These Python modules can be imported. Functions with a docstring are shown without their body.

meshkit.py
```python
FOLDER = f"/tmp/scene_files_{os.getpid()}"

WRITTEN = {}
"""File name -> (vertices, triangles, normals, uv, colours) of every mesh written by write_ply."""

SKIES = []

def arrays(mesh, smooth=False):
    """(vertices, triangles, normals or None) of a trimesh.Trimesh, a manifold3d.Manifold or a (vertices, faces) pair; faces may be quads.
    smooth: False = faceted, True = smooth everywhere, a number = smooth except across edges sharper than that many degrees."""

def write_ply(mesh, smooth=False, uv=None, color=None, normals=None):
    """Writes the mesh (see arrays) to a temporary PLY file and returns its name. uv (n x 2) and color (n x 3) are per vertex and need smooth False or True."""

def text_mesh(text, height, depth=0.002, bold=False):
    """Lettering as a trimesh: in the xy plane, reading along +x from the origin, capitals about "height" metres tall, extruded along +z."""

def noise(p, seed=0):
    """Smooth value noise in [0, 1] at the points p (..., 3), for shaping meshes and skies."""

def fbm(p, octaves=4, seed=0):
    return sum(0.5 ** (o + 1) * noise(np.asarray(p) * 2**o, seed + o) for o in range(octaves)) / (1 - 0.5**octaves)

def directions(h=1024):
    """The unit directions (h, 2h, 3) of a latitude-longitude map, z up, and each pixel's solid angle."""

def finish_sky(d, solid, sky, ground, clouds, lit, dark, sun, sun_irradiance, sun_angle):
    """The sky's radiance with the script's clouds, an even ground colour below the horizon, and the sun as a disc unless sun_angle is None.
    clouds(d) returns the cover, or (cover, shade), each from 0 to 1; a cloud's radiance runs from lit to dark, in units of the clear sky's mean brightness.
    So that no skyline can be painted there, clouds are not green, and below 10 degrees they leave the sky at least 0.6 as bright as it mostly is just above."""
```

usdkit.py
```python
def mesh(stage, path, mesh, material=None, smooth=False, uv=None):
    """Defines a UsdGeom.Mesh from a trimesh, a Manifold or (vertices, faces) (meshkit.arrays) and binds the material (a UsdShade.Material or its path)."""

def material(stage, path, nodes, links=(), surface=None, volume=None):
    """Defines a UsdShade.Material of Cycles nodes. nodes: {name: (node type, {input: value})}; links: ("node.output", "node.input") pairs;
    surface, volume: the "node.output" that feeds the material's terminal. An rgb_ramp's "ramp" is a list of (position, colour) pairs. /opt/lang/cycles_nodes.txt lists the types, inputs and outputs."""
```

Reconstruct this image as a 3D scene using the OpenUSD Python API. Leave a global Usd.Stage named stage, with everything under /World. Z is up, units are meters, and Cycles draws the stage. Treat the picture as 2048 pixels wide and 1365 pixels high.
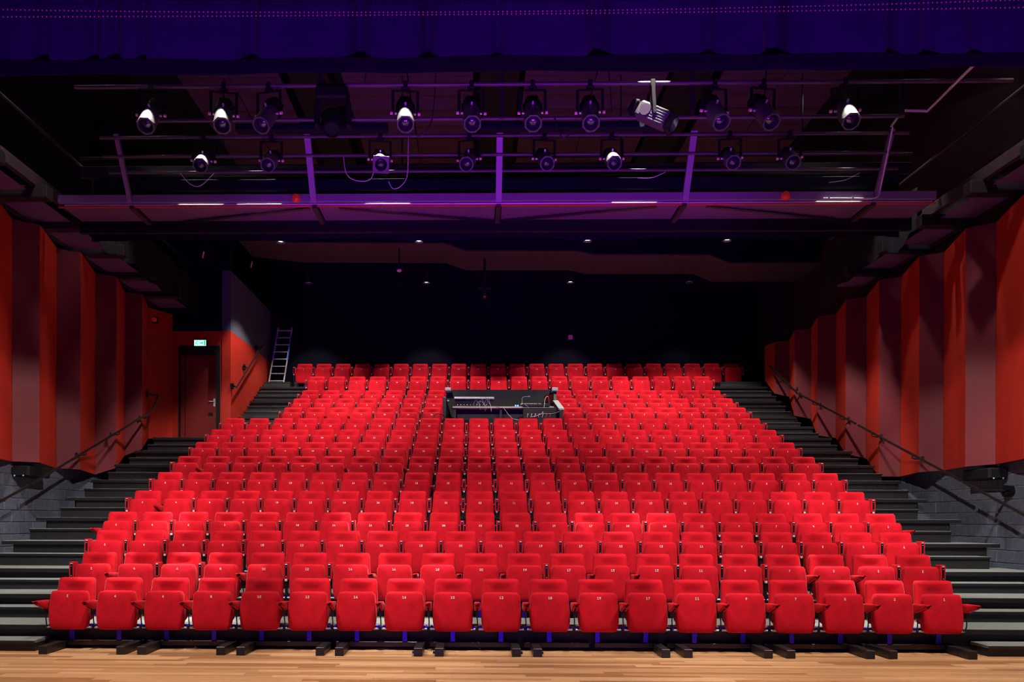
import math, random, numpy as np, trimesh, usdkit, meshkit
from pxr import Usd, UsdGeom, UsdLux, UsdShade, Gf, Sdf, Vt
from shapely.geometry import Polygon, box as sbox

stage = Usd.Stage.CreateInMemory()
UsdGeom.SetStageUpAxis(stage, 'Z'); UsdGeom.SetStageMetersPerUnit(stage, 1.0)
UsdGeom.Xform.Define(stage, '/World'); UsdGeom.Scope.Define(stage, '/World/Looks')
stage.SetDefaultPrim(stage.GetPrimAtPath('/World'))

# ------------------------------------------------------------------ camera
F, PX, PY, YAW, ROLL, HC = 1588.0, 921.3, 1040.9, -0.01838, 0.00272, 1.429
AP = 36.0
cam = UsdGeom.Camera.Define(stage, '/World/camera')
cam.CreateHorizontalApertureAttr(AP); cam.CreateVerticalApertureAttr(AP * 1365 / 2048)
cam.CreateFocalLengthAttr(F / 2048 * AP)
cam.CreateHorizontalApertureOffsetAttr((1024 - PX) / 2048 * AP)
cam.CreateVerticalApertureOffsetAttr((PY - 682.5) / 2048 * AP)
cam.CreateClippingRangeAttr((0.05, 200.0))
cam.CreateExposureAttr(0.0)
_cy, _sy, _cr, _sr = math.cos(YAW), math.sin(YAW), math.cos(ROLL), math.sin(ROLL)
_r, _f, _u = np.array([_cy, -_sy, 0]), np.array([_sy, _cy, 0]), np.array([0, 0, 1.0])
_r2, _u2 = _cr * _r + _sr * _u, -_sr * _r + _cr * _u
cam.AddTransformOp().Set(Gf.Matrix4d(*_r2, 0, *_u2, 0, *(-_f), 0, 0, 0, HC, 1))

# ------------------------------------------------------------------ large lights
K = 1.0
def rect_light(name, pos, target, w, h, color, power):
    l = UsdLux.RectLight.Define(stage, '/World/' + name)
    l.CreateWidthAttr(w); l.CreateHeightAttr(h); l.CreateColorAttr(Gf.Vec3f(*color)); l.CreateIntensityAttr(power)
    d = np.array(target, float) - np.array(pos, float); z = -d / np.linalg.norm(d)
    x = np.cross([0, 0, 1], z); x /= np.linalg.norm(x); y = np.cross(z, x)
    l.AddTransformOp().Set(Gf.Matrix4d(*x, 0, *y, 0, *z, 0, *pos, 1))
    return l
# the blue-violet lit stage backdrop behind the camera
rect_light('stage_backdrop_light', (0.3, -7.0, 3.2), (0.3, 10, 5.0), 9.0, 4.2, (0.33, 0.01, 1.0), 0.35)
# violet LED floods standing on the stage floor in front of the border, aimed up at the rig
rect_light('stage_floor_flood', (0.3, 2.2, 0.45), (0.3, 9.5, 7.2), 6.0, 0.35, (0.30, 0.008, 1.0), 4.6)
HOUSE_COLOR = (1.0, 0.93, 0.86)
HOUSE = 600.0       # main rows
WASH = 160.0
WORK = 1800.0

# ------------------------------------------------------------------ helpers
rng = random.Random(7)
used = {}
def numbered(parent, name):
    k = (parent, name); n = used.get(k, 0); used[k] = n + 1
    return name if n == 0 else f'{name}_{n:03d}'
def data(p, label=None, cat=None, group=None, kind=None):
    for k, v in (('label', label), ('category', cat), ('group', group), ('kind', kind)):
        if v: p.SetCustomDataByKey(k, v)
    return p
LOC = {}
def T(name, label=None, cat=None, loc=(0, 0, 0), rotz=0.0, group=None, kind=None):
    """a thing whose parts are given in local coordinates"""
    x = UsdGeom.Xform.Define(stage, '/World/' + numbered('/World', name))
    x.AddTranslateOp().Set(Gf.Vec3d(*map(float, loc)))
    if rotz: x.AddRotateZOp().Set(float(rotz))
    return data(x.GetPrim(), label, cat, group, kind)
def W(name, label=None, cat=None, base=(0, 0, 0), group=None, kind=None):
    """a thing whose parts are given in world coordinates and stored relative to its base"""
    p = T(name, label, cat, base, 0, group, kind); LOC[str(p.GetPath())] = np.array(base, float)
    return p
def part(parent, name, mesh, mat, smooth=False, label=None, kind=None):
    pp = str(parent.GetPath()); path = pp + '/' + numbered(pp, name)
    if isinstance(mesh, list): mesh = trimesh.util.concatenate(mesh)
    off = LOC.get(pp)
    if off is not None:
        mesh = mesh.copy(); mesh.apply_translation(-off); LOC[path] = off
    m = usdkit.mesh(stage, path, mesh, mat, smooth=smooth)
    p = m.GetPrim(); data(p, label, None, None, kind)
    return p
def solo(name, mesh, mat, label=None, cat=None, group=None, kind=None, smooth=False):
    if isinstance(mesh, list): mesh = trimesh.util.concatenate(mesh)
    c = (mesh.bounds[0] + mesh.bounds[1]) / 2; c[2] = mesh.bounds[0][2]
    mesh = mesh.copy(); mesh.apply_translation(-c)
    path = '/World/' + numbered('/World', name)
    m = usdkit.mesh(stage, path, mesh, mat, smooth=smooth)
    UsdGeom.Xformable(m).AddTranslateOp().Set(Gf.Vec3d(*map(float, c)))
    return data(m.GetPrim(), label, cat, group, kind)
def copy_of(src, loc, rotz=0, label=None, group=None, cat=None):
    name = src.GetName().rsplit('_', 1)[0] if src.GetName().rsplit('_', 1)[-1].isdigit() else src.GetName()
    x = UsdGeom.Xform.Define(stage, '/World/' + numbered('/World', name)); p = x.GetPrim()
    p.GetReferences().AddInternalReference(src.GetPath()); p.SetInstanceable(True)
    x.ClearXformOpOrder()
    t = p.GetAttribute('xformOp:translate'); ops = []
    x2 = UsdGeom.Xformable(p)
    a = UsdGeom.XformOp(p.CreateAttribute('xformOp:translate', Sdf.ValueTypeNames.Double3)); a.Set(Gf.Vec3d(*map(float, loc))); ops.append('xformOp:translate')
    if rotz:
        b = p.CreateAttribute('xformOp:rotateZ', Sdf.ValueTypeNames.Float); b.Set(float(rotz)); ops.append('xformOp:rotateZ')
    p.CreateAttribute('xformOpOrder', Sdf.ValueTypeNames.TokenArray, False, Sdf.VariabilityUniform).Set(ops)
    was = src.GetCustomData()
    return data(p, label, cat or was.get('category'), group or was.get('group'))

def bx(x0, x1, y0, y1, z0, z1):
    m = trimesh.creation.box((abs(x1 - x0), abs(y1 - y0), abs(z1 - z0))); m.apply_translation(((x0 + x1) / 2, (y0 + y1) / 2, (z0 + z1) / 2)); return m
def cbx(x0, x1, y0, y1, z0, z1, c=0.006):
    """box with chamfered edges: the hull of three shrunken boxes"""
    pts = []
    for a, b, d in ((0, c, c), (c, 0, c), (c, c, 0)):
        for x in (x0 + a, x1 - a):
            for y in (y0 + b, y1 - b):
                for z in (z0 + d, z1 - d): pts.append((x, y, z))
    return trimesh.convex.convex_hull(np.array(pts))
def tube(pts, r, n=8, closed=False):
    P = np.array(pts, float); m = len(P); rr = np.broadcast_to(r, (m,)); V = []
    t = np.gradient(P, axis=0); t /= np.linalg.norm(t, axis=1)[:, None] + 1e-12
    up = np.array([0, 0, 1.0]) if abs(t[0][2]) < .9 else np.array([1.0, 0, 0])
    a = np.cross(t[0], up); a /= np.linalg.norm(a)
    for i in range(m):
        a = a - t[i] * np.dot(a, t[i]); a /= np.linalg.norm(a); b = np.cross(t[i], a)
        for k in range(n):
            w = 2 * math.pi * k / n; V.append(P[i] + rr[i] * (a * math.cos(w) + b * math.sin(w)))
    Fc = []
    for i in range(m - 1):
        for k in range(n):
            p, q, r_, s = i * n + k, i * n + (k + 1) % n, (i + 1) * n + (k + 1) % n, (i + 1) * n + k
            Fc += [(p, q, r_), (p, r_, s)]
    V += [P[0], P[-1]]; c0, c1 = m * n, m * n + 1
    for k in range(n): Fc += [(c0, (k + 1) % n, k), (c1, (m - 1) * n + k, (m - 1) * n + (k + 1) % n)]
    return trimesh.Trimesh(np.array(V), np.array(Fc), process=False)
def cyl(p, q, r, n=14): return tube([p, q], r, n)
def bar(p, q, w, h):
    """rectangular bar from p to q, h vertical-ish"""
    p, q = np.array(p, float), np.array(q, float); d = q - p; L = np.linalg.norm(d); d /= L
    up = np.array([0, 0, 1.0]) if abs(d[2]) < .95 else np.array([0, 1.0, 0])
    s = np.cross(d, up); s /= np.linalg.norm(s); u = np.cross(s, d)
    m = trimesh.creation.box((L, w, h)); M = np.eye(4); M[:3, 0], M[:3, 1], M[:3, 2], M[:3, 3] = d, s * -1, u, (p + q) / 2
    if np.linalg.det(M[:3, :3]) < 0: M[:3, 1] *= -1
    m.apply_transform(M); return m
def smoothpath(pts, n=8):
    P = np.array(pts, float); P = np.vstack([2 * P[0] - P[1], P, 2 * P[-1] - P[-2]]); out = []
    for i in range(1, len(P) - 2):
        for t in np.linspace(0, 1, n, endpoint=False):
            a, b, c, d = P[i - 1], P[i], P[i + 1], P[i + 2]
            out.append(.5 * (2 * b + (c - a) * t + (2 * a - 5 * b + 4 * c - d) * t * t + (3 * b - 3 * c + d - a) * t ** 3))
    out.append(P[-2]); return out
def rings(poly, levels, n=40, center=None, disp=None, caps=True):
    """a padded solid in the xz plane: levels = [(inset, y)] from the front centre ring to the back"""
    c = np.array(center if center is not None else (poly.centroid.x, poly.centroid.y)); V, Fc = [], []
    from shapely.geometry import LineString, Point
    ang = np.linspace(0, 2 * math.pi, n, endpoint=False)
    for ins, y in levels:
        g = poly.buffer(-ins, join_style=1) if ins > 0 else poly
        ext = np.array(g.exterior.coords)[:-1]
        d = ext - c; th = np.arctan2(d[:, 1], d[:, 0]); o = np.argsort(th); th, ext = th[o], ext[o]
        th3 = np.concatenate([th - 2 * math.pi, th, th + 2 * math.pi]); e3 = np.vstack([ext] * 3)
        for a in ang:
            a = (a + math.pi) % (2 * math.pi) - math.pi
            i = np.searchsorted(th3, a); p, q = e3[i - 1], e3[i]
            dr = np.array([math.cos(a), math.sin(a)]); e = q - p
            den = dr[0] * e[1] - dr[1] * e[0]; w = p - c
            t = (w[0] * e[1] - w[1] * e[0]) / den if abs(den) > 1e-12 else np.linalg.norm(w)
            x, z = c + dr * t; V.append((x, y, z))
    m = len(levels)
    for i in range(m - 1):
        for k in range(n):
            p, q, r_, s = i * n + k, i * n + (k + 1) % n, (i + 1) * n + (k + 1) % n, (i + 1) * n + k
            Fc += [(p, r_, q), (p, s, r_)]
    V += [(c[0], levels[0][1], c[1]), (c[0], levels[-1][1], c[1])]
    for k in range(n): Fc += [(m * n, k, (k + 1) % n), (m * n + 1, (m - 1) * n + (k + 1) % n, (m - 1) * n + k)]
    V = np.array(V, float)
    if disp is not None: V[:, 1] += disp(V)
    mesh = trimesh.Trimesh(V, np.array(Fc), process=False)
    if mesh.volume < 0: mesh.invert()
    return mesh
def prism_x(poly_yz, x0, x1, r=0.0):
    """extrude a yz polygon along x, optionally with a small rounded edge"""
    pg = Polygon(poly_yz)
    if r: pg = pg.buffer(-r).buffer(r, quad_segs=3)
    if not r:
        m = trimesh.creation.extrude_polygon(pg, x1 - x0, engine='earcut'); V = m.vertices
        m.vertices = np.stack([x0 + V[:, 2], V[:, 0], V[:, 1]], 1); return m
    m = rings(pg, [(r, 0), (r * .3, r * .3), (0, r), (0, x1 - x0 - r), (r * .3, x1 - x0 - r * .3), (r, x1 - x0)], n=26)
    V = m.vertices.copy(); m.vertices = np.stack([x0 + V[:, 1], V[:, 0], V[:, 2]], 1)
    if m.volume < 0: m.invert()
    return m
def lathe(profile, n=20):
    """(radius, height) profile about z"""
    V, Fc = [], []
    for r, z in profile:
        for k in range(n): V.append((r * math.cos(2 * math.pi * k / n), r * math.sin(2 * math.pi * k / n), z))
    for i in range(len(profile) - 1):
        for k in range(n):
            p, q, r_, s = i * n + k, i * n + (k + 1) % n, (i + 1) * n + (k + 1) % n, (i + 1) * n + k
            Fc += [(p, q, r_), (p, r_, s)]
    m = trimesh.Trimesh(np.array(V), np.array(Fc), process=False)
    return m

# ------------------------------------------------------------------ materials
def mat(name, color, rough=0.6, metallic=0.0, spec=0.5, noise=None, sheen=0.0, bump=None, emit=None, trans=0.0, coat=0.0, rand=0.0):
    """noise = (scale, contrast): value variation of the colour; bump = (scale, strength, distance)"""
    N = {'p': ('principled_bsdf', {'base_color': color, 'roughness': rough, 'metallic': metallic, 'specular_ior_level': spec})}
    L = []
    if sheen: N['p'][1].update({'sheen_weight': sheen, 'sheen_roughness': 0.35, 'sheen_tint': (1.0, .55, .55)})
    if coat: N['p'][1].update({'coat_weight': coat, 'coat_roughness': 0.15})
    if trans: N['p'][1].update({'transmission_weight': trans})
    if emit: N['p'][1].update({'emission_color': emit[0], 'emission_strength': emit[1]})
    if noise or bump: N['tc'] = ('texture_coordinate', {})
    if noise:
        s, c = noise
        N['n'] = ('noise_texture', {'scale': s, 'detail': 4.0, 'roughness': .6})
        lo, hi = [max(0, v * (1 - c)) for v in color], [min(1, v * (1 + c)) for v in color]
        N['r'] = ('rgb_ramp', {'ramp': [(0.3, lo), (0.7, hi)]})
        L += [('tc.object', 'n.vector'), ('n.fac', 'r.fac'), ('r.color', 'p.base_color')]
    if bump:
        N['bn'] = ('noise_texture', {'scale': bump[0], 'detail': 3.0})
        N['b'] = ('bump', {'strength': bump[1], 'distance': bump[2]})
        L += [('tc.object', 'bn.vector'), ('bn.fac', 'b.height'), ('b.normal', 'p.normal')]
    return usdkit.material(stage, '/World/Looks/' + name, N, L, surface='p.bsdf')
M = {}
M['velvet'] = mat('red_velvet', (.58, .0035, .015), .85, spec=.2, noise=(9, .16), sheen=.16, bump=(260, .12, .004))
M['number'] = mat('white_print', (.85, .82, .82), .6)
M['blackpl'] = mat('black_plastic', (.008, .008, .009), .35)
M['glossblack'] = mat('gloss_black_paint', (.010, .010, .012), .22, spec=.35)
M['steel'] = mat('bright_steel', (.55, .57, .58), .35, metallic=.6)
M['pale'] = mat('pale_metal', (.6, .65, .66), .4, metallic=.2)
M['tread'] = mat('grey_speckled_lino', (.165, .178, .165), .75, noise=(140, .4), bump=(200, .1, .002))
M['riser'] = mat('charcoal_riser', (.009, .0095, .012), .55, noise=(25, .25))
M['blacksteel'] = mat('black_steel', (.012, .009, .012), .42, noise=(12, .2))
M['beam'] = mat('dark_carriage_steel', (.022, .010, .017), .4)
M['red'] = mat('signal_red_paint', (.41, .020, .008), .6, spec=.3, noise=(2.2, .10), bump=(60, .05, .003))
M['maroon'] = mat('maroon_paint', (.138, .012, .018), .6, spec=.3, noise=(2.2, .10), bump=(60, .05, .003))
M['door'] = mat('dark_red_door_paint', (.16, .010, .008), .45)
M['navy'] = mat('navy_paint', (.0025, .0025, .010), .8, spec=.12, noise=(3, .2))
M['greypaint'] = mat('slate_grey_paint', (.075, .08, .115), .7, spec=.3, noise=(2, .12))
M['plum'] = mat('plum_dark_paint', (.022, .008, .014), .7, spec=.3)
M['black'] = mat('black_paint', (.004, .004, .005), .7, spec=.25)
M['block'] = [mat('grey_block_' + 'abc'[i], c, .8, spec=.25, noise=(18, .22), bump=(45, .25, .006)) for i, c in enumerate([(.115, .125, .17), (.128, .138, .185), (.104, .114, .155)])]
M['mortar'] = mat('grey_mortar', (.17, .175, .19), .9)
M['curtain'] = mat('navy_curtain', (.025, .012, .075), .85, spec=.2, sheen=.1, noise=(5, .15))
M['hem'] = mat('black_navy_hem', (.006, .006, .014), .85, spec=.2)
M['drape'] = mat('black_drape', (.005, .005, .010), .85, spec=.2)
M['ceiling'] = mat('grey_brown_board', (.05, .011, .042), .75, noise=(3, .12))  # grey-brown board with the violet stage light mixed into its colour
M['soffit'] = mat('brown_soffit_board', (.045, .014, .016), .75, noise=(3, .12))  # red bounce from the seats painted into the board colour
M['gantry'] = mat('grey_enamel', (.20, .13, .21), .4)
M['pipe'] = mat('dark_steel_pipe', (.06, .04, .05), .4)
M['cable'] = mat('pale_cable', (.55, .5, .48), .6)
M['darkcable'] = mat('black_cable', (.006, .006, .006), .6)
M['spot'] = mat('worn_grey_spotlight_body', (.055, .055, .052), .5, noise=(70, .5))
M['spotdark'] = mat('black_lamp_house', (.006, .006, .006), .6, spec=.15)
M['frame'] = mat('grey_colour_frame', (.05, .03, .05), .4)
M['lens'] = mat('lens_glass', (.02, .015, .04), .06, spec=1.0, coat=1.0)
M['pink'] = mat('pale_pink_knob', (.75, .45, .42), .5)
M['chrome'] = mat('chrome_rail', (.10, .10, .095), .18, metallic=.85)
M['alu'] = mat('aluminium', (.72, .72, .72), .35, metallic=.35)
M['rail'] = mat('black_rail', (.008, .008, .008), .16, spec=.9)
M['alarm'] = mat('red_alarm_plastic', (.6, .03, .02), .25, emit=((1, .05, .02), .06))
M['bead'] = mat('magenta_bead', (.5, .1, .3), .3, emit=((.5, .04, .35), .16))
M['signglow'] = mat('exit_sign_lit_panel', (.8, .9, .85), .5, emit=((.45, 1.0, .82), 1.25))
M['signgreen'] = mat('exit_sign_green', (.0, .25, .15), .5, emit=((.02, .55, .33), .9))
M['lampglow'] = mat('downlight_glow', (1, 1, 1), .5, emit=((1.0, .95, .88), 6.0))
M['lampoff'] = mat('downlight_dim', (.5, .5, .5), .4, emit=((1.0, .95, .9), .06))
M['blueled'] = mat('blue_led', (.1, .3, .8), .4, emit=((.15, .4, 1.0), 1.4))
M['silver'] = mat('silver_console', (.6, .56, .56), .35, metallic=.4)
M['greycap'] = mat('grey_cap_laminate', (.42, .43, .43), .5)
M['tabletop'] = mat('pale_table_edge', (.5, .36, .34), .5)
M['laptop'] = mat('dark_red_laptop_lid', (.12, .01, .012), .35)
M['console'] = mat('dark_console', (.016, .016, .018), .5, spec=.25)
M['blueleg'] = mat('satin_blue_steel', (.05, .02, .85), .28, metallic=.95)  # blue stage light put into the colour of plain metal
M['wood'] = []
for i, c in enumerate([(.42, .20, .085), (.52, .27, .125), (.33, .15, .06), (.46, .235, .105), (.60, .33, .16)]):
    N = {'tc': ('texture_coordinate', {}), 'mp': ('mapping', {'scale': (1.2, 26.0, 4.0)}), 'n': ('noise_texture', {'scale': 3.0, 'detail': 6.0, 'roughness': .65, 'distortion': .4}),
         'r': ('rgb_ramp', {'ramp': [(.25, [v * .72 for v in c]), (.55, c), (.8, [min(1, v * 1.22) for v in c])]}), 'p': ('principled_bsdf', {'roughness': .38, 'specular_ior_level': .45})}
    M['wood'].append(usdkit.material(stage, '/World/Looks/oiled_plank_' + 'abcde'[i], N, [('tc.object', 'mp.vector'), ('mp.vector', 'n.vector'), ('n.fac', 'r.fac'), ('r.color', 'p.base_color')], surface='p.bsdf'))
N = {'tc': ('texture_coordinate', {}), 'br': ('brick_texture', {'scale': 1.0, 'color1': (.42, .22, .10), 'color2': (.52, .29, .14), 'mortar': (.12, .06, .03), 'mortar_size': .003, 'brick_width': 1.5, 'row_height': .085, 'bias': 0.0}), 'p': ('principled_bsdf', {'roughness': .38})}
M['woodfar'] = usdkit.material(stage, '/World/Looks/oiled_parquet', N, [('tc.object', 'br.vector'), ('br.color', 'p.base_color')], surface='p.bsdf')
# perforated metal: real see-through holes in a regular grid
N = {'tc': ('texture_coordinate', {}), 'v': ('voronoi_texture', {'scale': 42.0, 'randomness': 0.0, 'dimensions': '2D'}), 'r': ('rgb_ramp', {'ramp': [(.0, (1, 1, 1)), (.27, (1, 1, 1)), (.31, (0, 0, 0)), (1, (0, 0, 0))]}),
     'p': ('principled_bsdf', {'base_color': (.20, .075, .16), 'roughness': .55}), 't': ('transparent_bsdf', {}), 'm': ('mix_closure', {})}  # purple light and red bounce tinted into the grey sheet colour
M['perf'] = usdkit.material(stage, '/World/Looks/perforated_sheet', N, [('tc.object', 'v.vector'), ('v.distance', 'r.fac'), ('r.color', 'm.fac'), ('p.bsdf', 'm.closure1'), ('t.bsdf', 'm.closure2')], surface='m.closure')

def spot_light(parent, pos, target, power, cone=55.0, soft=.5, radius=.05, color=HOUSE_COLOR):
    pp = str(parent.GetPath()); path = pp + '/' + numbered(pp, 'lamp_light')
    l = UsdLux.SphereLight.Define(stage, path)
    l.CreateRadiusAttr(radius); l.CreateNormalizeAttr(True); l.CreateIntensityAttr(power * K); l.CreateColorAttr(Gf.Vec3f(*color))
    sh = UsdLux.ShapingAPI.Apply(l.GetPrim()); sh.CreateShapingConeAngleAttr(cone); sh.CreateShapingConeSoftnessAttr(soft)
    d = np.array(target, float) - np.array(pos, float); z = -d / np.linalg.norm(d)
    up = np.array([0, 1.0, 0]) if abs(z[2]) > .9 else np.array([0, 0, 1.0])
    x = np.cross(up, z); x /= np.linalg.norm(x); y = np.cross(z, x)
    l.AddTransformOp().Set(Gf.Matrix4d(*x, 0, *y, 0, *z, 0, *map(float, pos), 1))

# ================================================================== THE SETTING
ROWS = 15
DEP = 0.898
def Dz(k): return .2565 * k if k <= 3 else .7695 + .342 * (k - 3) + (.015 if k >= 10 else 0) if k <= 12 else 3.8625 + .504 * (k - 12)
def Dy(k): return 8.728 + DEP * (k - 1) + (.05 if k >= 12 else 0)
YB = 21.62

# stage floor
fl = T('floor', kind='structure')
part(fl, 'subfloor', bx(-9, 9.5, -6, 22.4, -.3, -.004), M['woodfar'])
y = 6.35
while y < 8.95:
    x = -5.9 + rng.uniform(-1.2, 0)
    while x < 6.6:
        L = rng.uniform(1.1, 1.9)
        if x + L > -5.6: part(fl, 'plank', cbx(x + .0005, x + L - .0005, y + .0005, y + .0845, -.003, .012 + rng.uniform(-.0004, .0004), .0007), rng.choice(M['wood']))
        x += L
    y += .085
# walls
XL, XR = -7.35, 7.95
def blocks(wall, x, sgn, y0, y1, z0, z1):
    z = z0; k = 0
    while z < z1 - .05:
        yy = y0 - (.2 if k % 2 else 0)
        while yy < y1:
            a, b = max(yy, y0), min(yy + .395, y1)
            if b - a > .05:
                d = rng.uniform(.027, .031); X0, X1 = (x, x + sgn * d) if sgn > 0 else (x - d, x)
                part(wall, 'block', cbx(X0, X1, a + .004, b - .004, z + .004, z + .181, .004), rng.choice(M['block']))
            yy += .4
        z += .19; k += 1
wl = T('wall_left', kind='structure')
part(wl, 'backing', bx(XL - .2, XL, -2, 18.25, 0, 9.4), M['navy'])
part(wl, 'mortar_bed', bx(XL, XL + .022, 9.6, 15.4, .0, 2.36), M['mortar'])
blocks(wl, XL + .005, 1, 9.6, 15.4, .62, 2.34)
wr = T('wall_right', kind='structure')
part(wr, 'backing', bx(XR, XR + .2, -2, 22, 0, 9.4), M['plum'])
part(wr, 'mortar_bed', bx(XR - .022, XR, 9.6, 15.4, .0, 2.36), M['mortar'])
blocks(wr, XR - .005, -1, 9.6, 15.4, .62, 2.34)
def folds(wall, seq, top, last=None):
    """folded acoustic panels: seq = [(x, y, z_bottom)] alternating; each face is a panel"""
    for i in range(len(seq) - 1):
        (xa, ya, za), (xb, yb, zb) = seq[i], seq[i + 1]
        d = np.array([xb - xa, yb - ya]); n = np.array([-d[1], d[0]]) / np.linalg.norm(d)
        s = np.sign(xa + xb); n = n * (1 if n[0] * s > 0 else -1) * .03
        a, b = np.array([xa, ya]), np.array([xb, yb]); e = d / np.linalg.norm(d) * .002; a = a + e; b = b - e
        V = [(*a, za), (*b, zb), (*b, top), (*a, top), (*(a + n), za), (*(b + n), zb), (*(b + n), top), (*(a + n), top)]
        m = trimesh.convex.convex_hull(np.array(V))
        even = i % 2 == 0
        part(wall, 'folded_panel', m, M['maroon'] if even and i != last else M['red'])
xo, xi = -7.25, -6.95
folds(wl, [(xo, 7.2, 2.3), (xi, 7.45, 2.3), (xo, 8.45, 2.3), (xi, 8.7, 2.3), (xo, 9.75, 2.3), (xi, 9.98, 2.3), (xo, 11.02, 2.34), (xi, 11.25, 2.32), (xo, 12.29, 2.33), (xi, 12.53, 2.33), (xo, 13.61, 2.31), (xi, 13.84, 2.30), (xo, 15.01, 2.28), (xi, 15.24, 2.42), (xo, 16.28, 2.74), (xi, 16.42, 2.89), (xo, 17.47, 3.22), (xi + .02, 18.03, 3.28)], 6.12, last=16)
xo, xi = 7.8, 7.5
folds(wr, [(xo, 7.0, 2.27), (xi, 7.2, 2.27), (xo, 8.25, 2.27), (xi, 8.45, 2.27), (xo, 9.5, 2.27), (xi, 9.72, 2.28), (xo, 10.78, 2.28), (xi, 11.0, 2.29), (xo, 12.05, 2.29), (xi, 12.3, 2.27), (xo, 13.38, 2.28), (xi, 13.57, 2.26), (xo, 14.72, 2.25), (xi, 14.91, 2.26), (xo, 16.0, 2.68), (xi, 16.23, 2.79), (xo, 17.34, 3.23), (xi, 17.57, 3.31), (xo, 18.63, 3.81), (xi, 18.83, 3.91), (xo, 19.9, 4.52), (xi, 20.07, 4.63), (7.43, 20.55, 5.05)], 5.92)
wd = T('wall_recess', kind='structure')
part(wd, 'upper_wall', bx(XL - .2, -5.62, 18.06, 18.26, 5.74, 9.4), M['navy'])
part(wd, 'lower_wall', [bx(XL - .2, -6.78, 18.06, 18.26, 2.9, 5.74), bx(-5.84, -5.62, 18.06, 18.26, 2.9, 5.74), bx(-6.78, -5.84, 18.06, 18.26, 5.3, 5.74)], M['red'])
ws = T('wall_stair', kind='structure')
part(ws, 'lower_wall', bx(-5.8, -5.6, 18.05, 22, 2.9, 5.74), M['red'])
part(ws, 'upper_wall', bx(-5.8, -5.6, 18.05, 22, 5.74, 7.12), M['greypaint'])
wb = T('wall_back', kind='structure')
for i, (a, b) in enumerate([(-5.6, -2.3), (-2.3, .4), (.4, 3.1), (3.1, 5.8), (5.8, 7.95)]):
    part(wb, 'wall_panel', cbx(a + .002, b - .002, YB, YB + .2, 2.5, 9.4, .004), M['navy'])
part(wb, 'side_column', bx(7.62, 7.95, 20.75, YB, 5.4, 9.0), M['plum'])
wf = T('wall_front', kind='structure')          # proscenium cheeks beside the stage opening, outside the frame
part(wf, 'cheek', bx(-9.5, -6.9, 4.2, 4.35, 0, 9.4), M['black']); part(wf, 'cheek', bx(7.5, 9.9, 4.2, 4.35, 0, 9.4), M['black'])

# ceiling
ce = T('ceiling', kind='structure')
part(ce, 'slab', bx(-9, 9.6, 3.5, 22.2, 9.4, 9.6), M['black'])
for (x0, x1) in ((-5.1, -3.35), (-2.3, -.05), (.82, 3.25), (4.15, 6.3)):
    for j in range(4):
        for i in range(2):
            xa = x0 + (x1 - x0) * i / 2; xb = x0 + (x1 - x0) * (i + 1) / 2; ya = 12.4 + j * 1.1
            part(ce, 'ceiling_board', cbx(xa + .008, xb - .008, ya + .008, ya + 1.092, 8.98, 9.02, .005), M['ceiling'])
for x in (-2.9, .4, 3.7): part(ce, 'duct', cbx(x - .35, x + .35, 11.5, 18, 9.05, 9.4, .02), M['black'])
tr = T('trim_1', kind='structure')
prof = [(-5.6, 8.02), (-4.3, 7.87), (-.74, 7.84), (-.25, 7.66), (2.32, 7.65), (2.75, 7.56), (5.38, 7.55), (5.84, 7.36), (7.95, 7.36)]
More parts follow.
